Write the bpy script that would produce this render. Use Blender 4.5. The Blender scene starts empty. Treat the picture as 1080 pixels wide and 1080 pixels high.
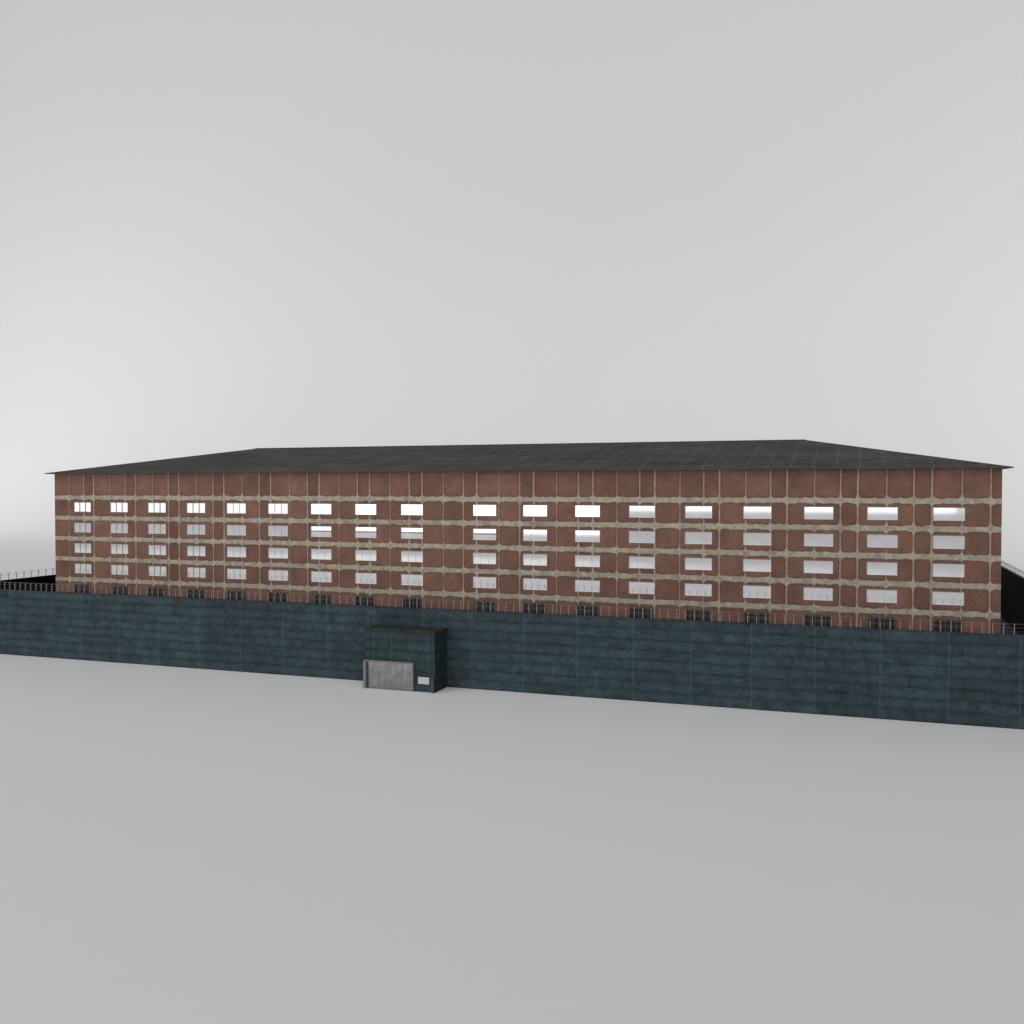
import bpy, bmesh, math, random
from mathutils import Vector
random.seed(4)
S=bpy.context.scene; C=S.collection
# ---------- dimensions (metres) ----------
HALF=66.85; DEP=43.94; WTOP=26.52; EZ=26.65; ZR=31.04; HW=DEP/2
P=7.0253; G=10.57; Z1=21.376; ST=3.183
GAP=11.1; YW=10.97; WH=9.5; TH=0.5
# ---------- node helpers ----------
class NB:
    def __init__(s,name):
        s.m=bpy.data.materials.new(name); s.m.use_nodes=True; s.t=s.m.node_tree
        s.b=s.t.nodes['Principled BSDF']
        s.co=s.t.nodes.new('ShaderNodeTexCoord'); 
        sp=s.t.nodes.new('ShaderNodeSeparateXYZ'); s.t.links.new(s.co.outputs['Object'],sp.inputs[0])
        s.x,s.y,s.z=sp.outputs
    def put(s,inp,v):
        if isinstance(v,(int,float)): inp.default_value=v
        elif isinstance(v,(tuple,list)): inp.default_value=(*v,1) if len(v)==3 and inp.type=='RGBA' else v
        else: s.t.links.new(v,inp)
    def M(s,op,a,b=None,c=None,clamp=False):
        n=s.t.nodes.new('ShaderNodeMath'); n.operation=op; n.use_clamp=clamp
        s.put(n.inputs[0],a)
        if b is not None: s.put(n.inputs[1],b)
        if c is not None: s.put(n.inputs[2],c)
        return n.outputs[0]
    def noise(s,scale,detail=4,rough=.6,vec=None):
        n=s.t.nodes.new('ShaderNodeTexNoise'); n.inputs['Scale'].default_value=scale
        n.inputs['Detail'].default_value=detail; n.inputs['Roughness'].default_value=rough
        s.t.links.new(vec or s.co.outputs['Object'],n.inputs['Vector']); return n.outputs['Fac']
    def vec(s,x,y,z):
        n=s.t.nodes.new('ShaderNodeCombineXYZ')
        for i,v in enumerate((x,y,z)): s.put(n.inputs[i],v)
        return n.outputs[0]
    def mix(s,f,a,b,mode='MIX'):
        n=s.t.nodes.new('ShaderNodeMix'); n.data_type='RGBA'; n.blend_type=mode
        s.put(n.inputs[0],f); s.put(n.inputs[6],a); s.put(n.inputs[7],b); return n.outputs[2]
    def rng(s,v,a,b,c=0,d=1):
        n=s.t.nodes.new('ShaderNodeMapRange'); s.put(n.inputs[0],v)
        for i,k in enumerate((a,b,c,d)): n.inputs[i+1].default_value=k
        return n.outputs[0]
    def line(s,v,period,off):
        t=s.M('FLOORED_MODULO',s.M('ADD',v,-off+period/2),period)
        return s.M('ABSOLUTE',s.M('SUBTRACT',t,period/2))
    def out(s,col,rough=.8,metal=0,spec=.3):
        s.put(s.b.inputs['Base Color'],col); s.put(s.b.inputs['Roughness'],rough)
        s.b.inputs['Metallic'].default_value=metal; s.b.inputs['Specular IOR Level'].default_value=spec
        return s.m
def plain(name,col,rough=.7,metal=0,var=.15,scale=2.0,spec=.3):
    n=NB(name); f=n.noise(scale)
    a=tuple(c*(1-var) for c in col); b=tuple(min(1,c*(1+var)) for c in col)
    return n.out(n.mix(n.rng(f,.3,.7),a,b),rough,metal,spec)
def brick(name,axis):
    n=NB(name); h=n.x if axis=='x' else n.y; z=n.z
    wob=n.rng(n.noise(.9,5,.65),.28,.72,-.3,.3)
    wob2=n.rng(n.noise(3.5,3,.6),.25,.75,-.05,.05)
    d1=n.line(h,7.93,59.7); d2=n.line(h,7.93,57.8); d3=n.line(h,7.93,54.9)
    dh=n.M('MINIMUM',n.M('MINIMUM',d1,n.M('ADD',d2,.02)),n.M('ADD',d3,.05))
    bz=Z1+1.48
    above=n.M('GREATER_THAN',z,bz+ST*.5)
    dv=n.M('ADD',n.line(z,ST,bz-ST*3),n.M('MULTIPLY',above,9))
    a=n.M('SUBTRACT',dh,.09); b=n.M('SUBTRACT',dv,.30)
    kk=n.t.nodes.new('ShaderNodeMath'); kk.operation='SMOOTH_MIN'; n.put(kk.inputs[0],a);n.put(kk.inputs[1],b);kk.inputs[2].default_value=.55
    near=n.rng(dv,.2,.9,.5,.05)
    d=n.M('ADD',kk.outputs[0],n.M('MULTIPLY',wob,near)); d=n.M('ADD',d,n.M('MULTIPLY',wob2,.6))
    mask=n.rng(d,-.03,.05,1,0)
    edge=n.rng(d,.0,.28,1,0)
    bt=n.t.nodes.new('ShaderNodeTexBrick'); n.t.links.new(n.vec(h,z,0),bt.inputs['Vector'])
    bt.inputs['Scale'].default_value=1; bt.inputs['Brick Width'].default_value=.26; bt.inputs['Row Height'].default_value=.085
    bt.inputs['Mortar Size'].default_value=.006; bt.inputs['Color1'].default_value=(.218,.109,.079,1)
    bt.inputs['Color2'].default_value=(.177,.086,.063,1); bt.inputs['Mortar'].default_value=(.23,.15,.12,1)
    big=n.rng(n.noise(.35,6,.7),.3,.7,.74,1.22)
    fine=n.rng(n.noise(5,4,.75),.3,.7,.78,1.22)
    col=n.mix(1.0,bt.outputs['Color'],n.vec(big,big,big),'MULTIPLY')
    col=n.mix(1.0,col,n.vec(fine,fine,fine),'MULTIPLY')
    pid=n.M('FLOOR',n.M('DIVIDE',n.M('ADD',h,-59.7),7.93)); sub=n.M('GREATER_THAN',n.M('FLOORED_MODULO',n.M('ADD',h,-59.7),7.93),6.03)
    wn=n.t.nodes.new('ShaderNodeTexWhiteNoise'); n.t.links.new(n.vec(pid,sub,n.M('FLOOR',n.M('DIVIDE',n.M('ADD',z,-bz),ST))),wn.inputs[0])
    pk=n.rng(wn.outputs[0],0,1,.88,1.08); col=n.mix(1.0,col,n.vec(pk,pk,pk),'MULTIPLY')
    dk=n.M('MULTIPLY',sub,.18); col=n.mix(dk,col,(.085,.04,.03))
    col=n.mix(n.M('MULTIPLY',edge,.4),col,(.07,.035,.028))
    st=n.mix(n.rng(n.noise(1.6,6,.7),.35,.65),(.27,.245,.185),(.48,.44,.355))
    st=n.mix(n.rng(n.noise(.6,4,.6,n.vec(h,n.M('MULTIPLY',z,.3),3.3)),.50,.72,0,.5),st,(.15,.11,.08))
    upr=n.rng(dv,.35,.8,0,.30); st=n.mix(upr,st,(.22,.15,.115))
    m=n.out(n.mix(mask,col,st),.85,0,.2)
    return m
def concrete(name,axis,c1,c2,pw=6.6,ph=1.19):
    n=NB(name); h=n.x if axis=='x' else n.y
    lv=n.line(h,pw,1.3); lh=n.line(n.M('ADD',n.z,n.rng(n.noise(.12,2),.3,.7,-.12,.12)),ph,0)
    f=n.rng(n.noise(.7,8,.78),.34,.66); g=n.rng(n.noise(3.6,6,.8),.36,.64)
    f2=n.rng(n.noise(.12,3,.6),.3,.7)
    fac=n.M('ADD',n.M('MULTIPLY',f,.5),n.M('MULTIPLY',g,.5))
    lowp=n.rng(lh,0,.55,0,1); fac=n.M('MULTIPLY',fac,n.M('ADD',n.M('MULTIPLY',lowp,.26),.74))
    col=n.mix(fac,c1,c2)
    k=n.rng(f2,0,1,.86,1.14); col=n.mix(1,col,n.vec(k,k,k),'MULTIPLY')
    course=n.M('FLOOR',n.M('DIVIDE',n.z,ph)); wn=n.t.nodes.new('ShaderNodeTexWhiteNoise'); wn.noise_dimensions='2D'
    n.t.links.new(n.vec(n.M('FLOOR',n.M('DIVIDE',n.M('ADD',h,-1.3),pw)),course,0),wn.inputs[0])
    k2=n.rng(wn.outputs[0],0,1,.9,1.1); col=n.mix(1,col,n.vec(k2,k2,k2),'MULTIPLY')
    brk=n.rng(n.noise(.5,4,.7),.35,.65,.15,.6)
    col=n.mix(n.M('MULTIPLY',n.rng(lh,.0,.14,1,0),brk),col,tuple(v*.55 for v in c1))
    col=n.mix(n.rng(lv,.02,.10,.32,0),col,tuple(v*1.4 for v in c2))
    return n.out(col,.85,0,.15)
def roofmat():
    n=NB('roof_tiles'); 
    f=n.rng(n.noise(.16,7,.75),.34,.66); g=n.rng(n.noise(1.8,6,.85),.3,.7)
    st=n.rng(n.noise(.8,6,.8,n.vec(n.M('MULTIPLY',n.x,.07),n.y,n.z)),.37,.63)
    fac=n.M('ADD',n.M('MULTIPLY',f,.30),n.M('ADD',n.M('MULTIPLY',g,.20),n.M('MULTIPLY',st,.50)))
    col=n.mix(fac,(.016,.016,.0165),(.118,.116,.112))
    lx=n.line(n.M('ADD',n.x,n.rng(n.noise(.3,2),.3,.7,-.1,.1)),2.6,0); ly=n.line(n.M('ADD',n.y,n.rng(n.noise(.2,2),.3,.7,-.2,.2)),1.9,0)
    brk=n.rng(n.noise(.35,4,.75),.38,.6,.08,.5)
    col=n.mix(n.M('MULTIPLY',n.rng(lx,.05,.18,1,0),brk),col,(.16,.16,.155))
    col=n.mix(n.M('MULTIPLY',n.rng(ly,.08,.4,1,0),n.rng(brk,0,.5,.6,.2)),col,(.011,.011,.011))
    return n.out(col,.85,0,.15)
M_bx=brick('brick_front','x'); M_by=brick('brick_side','y')
SC1,SC2=(.011,.021,.026),(.066,.093,.105)
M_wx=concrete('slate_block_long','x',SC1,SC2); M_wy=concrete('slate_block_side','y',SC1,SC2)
M_in=plain('inner_wall_shade',(.008,.009,.010),.95,var=.8,scale=.8,spec=.05)  # near-black colour stands in for shade on the inner wall faces
M_cap=plain('wall_top',(.025,.031,.034),.9)
M_roof=roofmat(); M_soff=plain('soffit',(.10,.09,.085),.8); M_fas=plain('fascia',(.05,.05,.05),.6)
def glassmat(name,col,metal,rough=.04):
    n=NB(name); f=n.rng(n.noise(.6,3),.3,.7,.92,1.05)
    c=n.mix(1,col,n.vec(f,f,f),'MULTIPLY'); return n.out(c,rough,metal,.6)
M_glass=glassmat('window_glass',(.76,.76,.785),.5)
M_dglass=glassmat('dark_glass',(.02,.022,.024),.2,.3)
M_frame=plain('window_frame_paint',(.50,.49,.48),.5)
M_pale=plain('pale_frame_paint',(.70,.70,.70),.5,var=.05)
M_trans=plain('transom_paint',(.22,.22,.22),.5)
M_dark=plain('dark_frame_paint',(.010,.011,.012),.5)
M_bar=plain('iron_bars',(.13,.125,.12),.6)
M_post=plain('galvanised_steel',(.25,.22,.20),.6,0)
M_postd=plain('dark_steel',(.12,.11,.10),.6,0)  # darker tone for posts and wires of the side fences
M_gate=concrete('gatehouse_block','x',(.009,.019,.023),(.060,.086,.095),2.4,1.2)
M_gatey=concrete('gatehouse_block_side_shade','y',(.007,.014,.017),(.046,.064,.070),2.4,1.2)  # darker copy of the front blocks, side shade put into the colour
M_groof=plain('gatehouse_roof_felt',(.022,.027,.029),.85,var=.45,scale=1)
# ---------- mesh helpers ----------
def mesh_obj(name,bm,mats,parent=None,loc=(0,0,0)):
    me=bpy.data.meshes.new(name)
    bm.to_mesh(me); bm.free()
    for m in mats: me.materials.append(m)
    o=bpy.data.objects.new(name,me); C.objects.link(o); o.location=loc
    if parent: o.parent=parent
    return o
def box(bm,x0,x1,y0,y1,z0,z1,mi=0):
    v=[bm.verts.new(p) for p in ((x0,y0,z0),(x1,y0,z0),(x1,y1,z0),(x0,y1,z0),(x0,y0,z1),(x1,y0,z1),(x1,y1,z1),(x0,y1,z1))]
    fs=[]
    for f in ((0,3,2,1),(4,5,6,7),(0,1,5,4),(1,2,6,5),(2,3,7,6),(3,0,4,7)):
        F=bm.faces.new([v[i] for i in f]); F.material_index=mi; fs.append(F)
    return fs
def quad(bm,pts,mi=0):
    F=bm.faces.new([bm.verts.new(p) for p in pts]); F.material_index=mi; return F
def empty(name,label,cat,loc=(0,0,0),group=None):
    e=bpy.data.objects.new(name,None); C.objects.link(e); e.location=loc
    e["label"]=label; e["category"]=cat
    if group: e["group"]=group
    return e
# ---------- BUILDING ----------
B=empty('prison_building','long five-storey brown brick prison block with low dark hipped roof','building')
cols=[-G/2-P*(8-i) for i in range(9)]+[G/2+P*i for i in range(9)]
WW=3.3; WHT=1.5; D=.16; WB=3.0
rows=[Z1-ST*r for r in range(4)]; ZB=Z1-ST*4; BH=1.55
bm=bmesh.new()
def band(z0,z1,w=None):
    xs=[-HALF]
    for c in cols:
        if w: xs+= [c-w/2,c+w/2]
    xs.append(HALF)
    for i in range(len(xs)-1):
        x0,x1=xs[i],xs[i+1]
        if w and i%2==1:
            for pts in (((x0,0,z0),(x0,D,z0),(x0,D,z1),(x0,0,z1)),((x1,0,z0),(x1,0,z1),(x1,D,z1),(x1,D,z0)),
                        ((x0,0,z0),(x1,0,z0),(x1,D,z0),(x0,D,z0)),((x0,0,z1),(x0,D,z1),(x1,D,z1),(x1,0,z1)),
                        ((x0,D,z0),(x1,D,z0),(x1,D,z1),(x0,D,z1))): quad(bm,pts)
        else: quad(bm,((x0,0,z0),(x1,0,z0),(x1,0,z1),(x0,0,z1)))
zprev=0
for z,h,w in [(ZB,BH,WB)]+[(z,WHT,WW) for z in reversed(rows)]:
    band(zprev,z-h/2); band(z-h/2,z+h/2,w); zprev=z+h/2
band(zprev,WTOP)
quad(bm,((HALF,0,0),(HALF,DEP,0),(HALF,DEP,WTOP),(HALF,0,WTOP)),1)
quad(bm,((-HALF,DEP,0),(-HALF,0,0),(-HALF,0,WTOP),(-HALF,DEP,WTOP)),1)
quad(bm,((HALF,DEP,0),(-HALF,DEP,0),(-HALF,DEP,WTOP),(HALF,DEP,WTOP)),0)
mesh_obj('wall',bm,[M_bx,M_by],B)
# roof
bm=bmesh.new(); o=1.0
E=[(-HALF-o,-o,EZ),(HALF+o,-o,EZ),(HALF+o,DEP+o,EZ),(-HALF-o,DEP+o,EZ)]
R=[(-HALF+HW,HW,ZR),(HALF-HW,HW,ZR)]
quad(bm,(E[0],E[1],R[1],R[0]));quad(bm,(E[2],E[3],R[0],R[1]))
bm.faces.new([bm.verts.new(p) for p in (E[1],E[2],R[1])]);bm.faces.new([bm.verts.new(p) for p in (E[3],E[0],R[0])])
zb=WTOP+.002
Lw=[(x,y,zb) for x,y,_ in E]
for i in range(4):
    j=(i+1)%4; quad(bm,(Lw[i],Lw[j],E[j],E[i]),1)
quad(bm,(Lw[3],Lw[2],Lw[1],Lw[0]),2)
roof=mesh_obj('roof',bm,[M_roof,M_fas,M_soff],B)
bm=bmesh.new(); box(bm,R[0][0],R[1][0],HW-.16,HW+.16,ZR-.03,ZR+.07)
rc=mesh_obj('ridge_cap',bm,[M_fas],roof)
# windows
def mk(name,bm,*mats):
    me=bpy.data.meshes.new(name); bm.to_mesh(me); bm.free()
    for m in mats: me.materials.append(m)
    return me
def ring(bm,w,h,t,y0,y1):
    box(bm,-w,w,y0,y1,-h,-h+t);box(bm,-w,w,y0,y1,h-t,h)
    box(bm,-w,-w+t,y0,y1,-h+t,h-t);box(bm,w-t,w,y0,y1,-h+t,h-t)
def pane_me(name,w,h,y,mat):
    bm=bmesh.new(); quad(bm,((-w,y,-h),(w,y,-h),(w,y,h),(-w,y,h))); return mk(name,bm,mat)
w,h=WW/2-.004,WHT/2-.004
pane=pane_me('pane',w-.05,h-.05,.11,M_glass)
def frame(name,mat,bt,y0,yb,trans=False,deep=.06):
    bm=bmesh.new(); ring(bm,w,h,.05,deep,.13)
    if bt:
        for x in (-.55,.55): box(bm,x-bt,x+bt,yb,.108,-h+.045,h-.045)
    if trans: box(bm,-w+.05,w-.05,.02,.1075,-.02,.14,1)
    return mk(name,bm,mat,M_trans)
fr_bar=frame('frame',M_frame,.014,0,.01)
fr_mid=frame('frame_mid',M_pale,.013,0,.04)
fr_faint=frame('frame_pale',M_pale,.012,0,.07)
fr_plain=frame('frame_plain',M_pale,0,0,0)
fr_trans=frame('frame_transom',M_pale,0,0,0,True)
wb,hb=WB/2-.004,BH/2-.004
dpn=pane_me('pane_dark',wb-.05,hb-.05,.13,M_dglass)
bm=bmesh.new(); ring(bm,wb,hb,.08,.06,.135); frb=mk('frame_dark',bm,M_dark)
bm=bmesh.new()
for i in range(6):
    x=-wb+.05+i*(2*wb-.1)/5; box(bm,x-.03,x+.03,-.20,-.14,-hb,hb+.05)
for z in (-hb+.05,.0,hb-.05):
    box(bm,-wb,wb,-.145,-.09,z-.03,z+.03)
    for x in (-wb,wb-.05): box(bm,x,x+.05,-.10,-.002,z-.03,z+.03)
gr=mk('grille',bm,M_bar)
def child(name,me,par,loc=(0,0,0)):
    o=bpy.data.objects.new(name,me); C.objects.link(o); o.parent=par; o.location=loc; return o
for r,z in enumerate(rows):
    for i,c in enumerate(cols):
        w_=child('window',pane,B,(c,0,z))
        if i<4: f_=fr_bar
        elif i<6: f_=fr_mid
        elif r==1 and i<10: f_=fr_trans
        elif r==0 or i>=13: f_=fr_plain
        else: f_=fr_faint
        child('frame',f_,w_)
for c in cols:
    w_=child('barred_window',dpn,B,(c,0,ZB)); w_["label"]="dark window behind an iron grille"
    child('frame',frb,w_); child('grille',gr,w_)
# ---------- PERIMETER WALL ----------
PW=empty('perimeter_wall','tall slate-blue block perimeter wall enclosing the brick prison','wall')
X0,X1=-HALF-GAP,HALF+GAP; Y0,Y1=-YW,DEP+75
def ringwall(x0,x1,y0,y1,outer,axis):
    bm=bmesh.new(); fs=box(bm,x0,x1,y0,y1,0,WH)
    om={'-y':2,'+x':3,'+y':4,'-x':5}[outer]
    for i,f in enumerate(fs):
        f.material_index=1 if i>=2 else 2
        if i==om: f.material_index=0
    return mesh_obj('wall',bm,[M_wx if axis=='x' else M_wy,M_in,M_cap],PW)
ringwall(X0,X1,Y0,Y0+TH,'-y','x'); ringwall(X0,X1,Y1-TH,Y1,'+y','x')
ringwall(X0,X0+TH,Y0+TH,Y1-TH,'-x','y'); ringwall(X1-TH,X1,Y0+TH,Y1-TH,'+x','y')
# ---------- FENCE ----------
def slant(bm,dy):
    v=[]
    for (y,z) in ((0,.75),(dy,1.1)):
        for a,b in ((-.03,-.03),(.03,-.03),(.03,.03),(-.03,.03)): v.append(bm.verts.new((a,y+b,z)))
    for i in range(4):
        j=(i+1)%4; bm.faces.new((v[i],v[j],v[4+j],v[4+i]))
    bm.faces.new(v[4:8])
def post_mesh(t,mat):
    bm=bmesh.new(); box(bm,-t,t,-t,t,0,.75); slant(bm,-.25); slant(bm,.25); return mk('post',bm,mat)
post_a=post_mesh(.04,M_post); post_b=post_mesh(.03,M_postd)
def fence(ax,a0,a1,b,n,label):
    cx=(a0+a1)/2
    loc=(cx,b,WH) if ax=='x' else (b,cx,WH)
    F=empty('barbed_wire_fence',label,'fence',loc,'wire fences along the wall top')
    L=(a1-a0)/2
    for i in range(n):
        t=-L+2*L*i/(n-1)
        o=child('post',post_a if ax=='x' else post_b,F,(t,0,0) if ax=='x' else (0,t,0))
        if ax=='y': o.rotation_euler[2]=math.pi/2
        o.rotation_euler[1 if ax=='x' else 0]=random.uniform(-.03,.03)
    bm=bmesh.new()
    for d,z,r in ((0,.33,.004),(0,.70,.006),(-.24,1.08,.004),(.24,1.08,.004)):
        if ax=='x': box(bm,-L,L,d-r,d+r,z-r,z+r)
        else: box(bm,d-r,d+r,-L,L,z-r,z+r)
    mesh_obj('wire',bm,[M_post if ax=='x' else M_postd],F)
fl="thin spiked steel posts with barbed wire on the perimeter wall top"
fence('x',X0+.5,-.5,Y0+TH/2,80,fl); fence('x',.5,X1-.5,Y0+TH/2,80,fl)
fence('y',Y0+1.4,Y1-1,X0+TH/2,84,fl); fence('y',Y0+1.4,Y1-1,X1-TH/2,84,fl)
# ---------- GATEHOUSE ----------
GH=empty('gatehouse','dark flat-roofed gatehouse with grey roller shutter against the perimeter wall','gatehouse',(0,-14.6,0))
w=4.6; dp_=14.6-YW-.003; gh=7.25
bm=bmesh.new(); fs=box(bm,-w,w,0,dp_,0,gh-.25)
for i in (3,5): fs[i].material_index=1
mesh_obj('wall',bm,[M_gate,M_gatey],GH)
bm=bmesh.new(); box(bm,-w-.12,w+.12,-.12,dp_,gh-.248,gh); box(bm,-w-.12,w+.12,-.12,.1,gh+.002,gh+.12)
mesh_obj('roof',bm,[M_groof],GH)
n=NB('shutter_steel'); lz=n.line(n.z,.55,0); lx=n.line(n.x,.78,0)
f=n.rng(n.noise(.8,7,.75),.32,.68); c=n.mix(f,(.09,.091,.095),(.25,.248,.245)); 
c=n.mix(n.rng(n.z,0,3.3,.3,0),c,(.05,.05,.052)); c=n.mix(n.rng(lx,.01,.05,.35,0),c,(.32,.32,.32)); c=n.mix(n.rng(lz,.01,.05,.18,0),c,(.05,.05,.05))  # vertical shading painted into the shutter, darker towards the bottom
M_sh=n.out(c,.3,.55)
bm=bmesh.new()
sx0,sx1,sz=-4.35,1.75,3.3
k=int(sz/.12)
prev=None
for i in range(k*2+1):
    z=.1+i*(sz-.1)/(k*2); y=-.06-(.008 if i%2 else 0)
    cur=(bm.verts.new((sx0,y,z)),bm.verts.new((sx1,y,z)))
    if prev: bm.faces.new((prev[0],prev[1],cur[1],cur[0]))
    prev=cur
sh=mesh_obj('shutter_door',bm,[M_sh],GH)
bm=bmesh.new(); box(bm,sx0-.35,sx0,-.45,-.002,0,sz+.002); box(bm,sx1,sx1+.15,-.3,-.002,0,sz+.002); box(bm,sx0-.35,sx1+.15,-.3,-.002,sz+.004,sz+.14); box(bm,sx0,sx1,-.2,-.002,0,.1)
mesh_obj('frame',bm,[plain('shutter_frame_paint',(.17,.175,.18),.5)],sh)
bm=bmesh.new(); box(bm,2.42,3.9,-.06,-.02,.95,1.8)
wi=mesh_obj('window',bm,[plain('pale_panel',(.50,.50,.52),.3,0,.05)],GH)
bm=bmesh.new()
box(bm,2.34,3.98,-.09,-.002,1.8,1.88);box(bm,2.34,3.98,-.12,-.002,.87,.95);box(bm,2.34,2.42,-.09,-.002,.95,1.8);box(bm,3.9,3.98,-.09,-.002,.95,1.8)
mesh_obj('frame',bm,[M_dark],wi)
bm=bmesh.new(); box(bm,-.16,.16,-.12,.12,0,1.75); box(bm,-.2,.2,-.16,.16,1.752,1.85)
bo=mesh_obj('gate_post',bm,[plain('post_concrete',(.06,.075,.08),.8)],None,(4.35,-14.78,0))
bo["label"]="short grey concrete post beside the gatehouse shutter"; bo["category"]="post"
# ---------- STUDIO SWEEP ----------
bm=bmesh.new()
prof=[(-900,0),(260,0)]; Rr=190
for i in range(1,33):
    a=math.pi/2*i/32; prof.append((260+Rr*math.sin(a),Rr-Rr*math.cos(a)))
prof.append((450,620))
vl=[bm.verts.new((-1300,y,z)) for y,z in prof]; vr=[bm.verts.new((1100,y,z)) for y,z in prof]
for i in range(len(prof)-1): bm.faces.new((vl[i],vr[i],vr[i+1],vl[i+1]))
for f_ in bm.faces: f_.smooth=True
n=NB('studio_paper'); g_=n.mix(n.rng(n.noise(.01,2),.3,.7),(.78,.78,.78),(.785,.785,.785))
gr_=mesh_obj('ground',bm,[n.out(g_,.95,0,.05)]); gr_["kind"]="structure"; gr_["label"]="plain light grey seamless studio floor curving up into the backdrop"
bm=bmesh.new(); quad(bm,((X0+TH,Y0+TH,.02),(X1-TH,Y0+TH,.02),(X1-TH,Y1-TH,.02),(X0+TH,Y1-TH,.02)))
yd=mesh_obj('yard',bm,[plain('yard_asphalt',(.03,.031,.033),.9,scale=.6)]); yd["kind"]="structure"; yd["label"]="dark asphalt prison yard inside the perimeter wall"
# ---------- LIGHT ----------
W=bpy.data.worlds.new('World'); S.world=W; W.use_nodes=True
t=W.node_tree; bg=t.nodes['Background']
tc=t.nodes.new('ShaderNodeTexCoord')
dt=t.nodes.new('ShaderNodeVectorMath'); dt.operation='DOT_PRODUCT'; t.links.new(tc.outputs['Generated'],dt.inputs[0])
v=Vector((-.12,-.80,.58)).normalized(); dt.inputs[1].default_value=v
mx=t.nodes.new('ShaderNodeMath'); mx.operation='MAXIMUM'; t.links.new(dt.outputs['Value'],mx.inputs[0]); mx.inputs[1].default_value=0
pw=t.nodes.new('ShaderNodeMath'); pw.operation='POWER'; t.links.new(mx.outputs[0],pw.inputs[0]); pw.inputs[1].default_value=2
ma=t.nodes.new('ShaderNodeMath'); ma.operation='MULTIPLY_ADD'; t.links.new(pw.outputs[0],ma.inputs[0]); ma.inputs[1].default_value=1.18; ma.inputs[2].default_value=.10
t.links.new(ma.outputs[0],bg.inputs['Strength']); bg.inputs[0].default_value=(1,1,1,1)
CX=51.54
def soft(name,x0,x1,z0,z1,L,y=-200):
    l=bpy.data.lights.new(name,'AREA'); l.shape='RECTANGLE'; l.size=x1-x0; l.size_y=z1-z0
    l.energy=L*math.pi*(x1-x0)*(z1-z0)
    o=bpy.data.objects.new(name,l); C.objects.link(o); o.location=((x0+x1)/2,y,(z0+z1)/2); o.rotation_euler=(math.radians(90),0,0)
soft('reflect_fill',-142,-30,8.6,60,3.2)  # unseen area light added for bright reflections in the upper middle windows
soft('reflect_fill_side',-29,80,16.8,60,1.7)  # weaker added light, reflected by the right-hand top windows
soft('reflect_fill_far',-330,-143,12.5,60,1.3)  # weaker added light, reflected by the left-hand top windows
def backlight(name,loc,aim,size,power):
    l=bpy.data.lights.new(name,'AREA'); l.shape='SQUARE'; l.size=size; l.energy=power
    o=bpy.data.objects.new(name,l); C.objects.link(o); o.location=loc
    o.rotation_euler=(Vector(aim)-Vector(loc)).to_track_quat('-Z','Y').to_euler()
backlight('backdrop_fill',(-640,110,70),(-520,420,60),90,130000)  # fill added out of view to brighten the left of the backdrop
backlight('backdrop_fill_low',(-490,190,120),(-400,330,5),80,85000)  # added fill, brightens the foot of the sweep at left
backlight('backdrop_fill_side',(290,210,90),(170,400,35),60,120000)  # added fill, brightens the right edge of the backdrop
# ---------- CAMERA ----------
cd=bpy.data.cameras.new('camera'); cam=bpy.data.objects.new('camera',cd); C.objects.link(cam)
cd.sensor_width=36; cd.lens=1026.52/1080*36; cd.clip_end=5000; cd.clip_start=.5
cam.location=(CX,-120,24.2965); cam.rotation_euler=(math.pi/2-.0244,0,.3395)
S.camera=cam
S.view_settings.view_transform='Standard'; S.view_settings.look='None'; S.view_settings.exposure=0
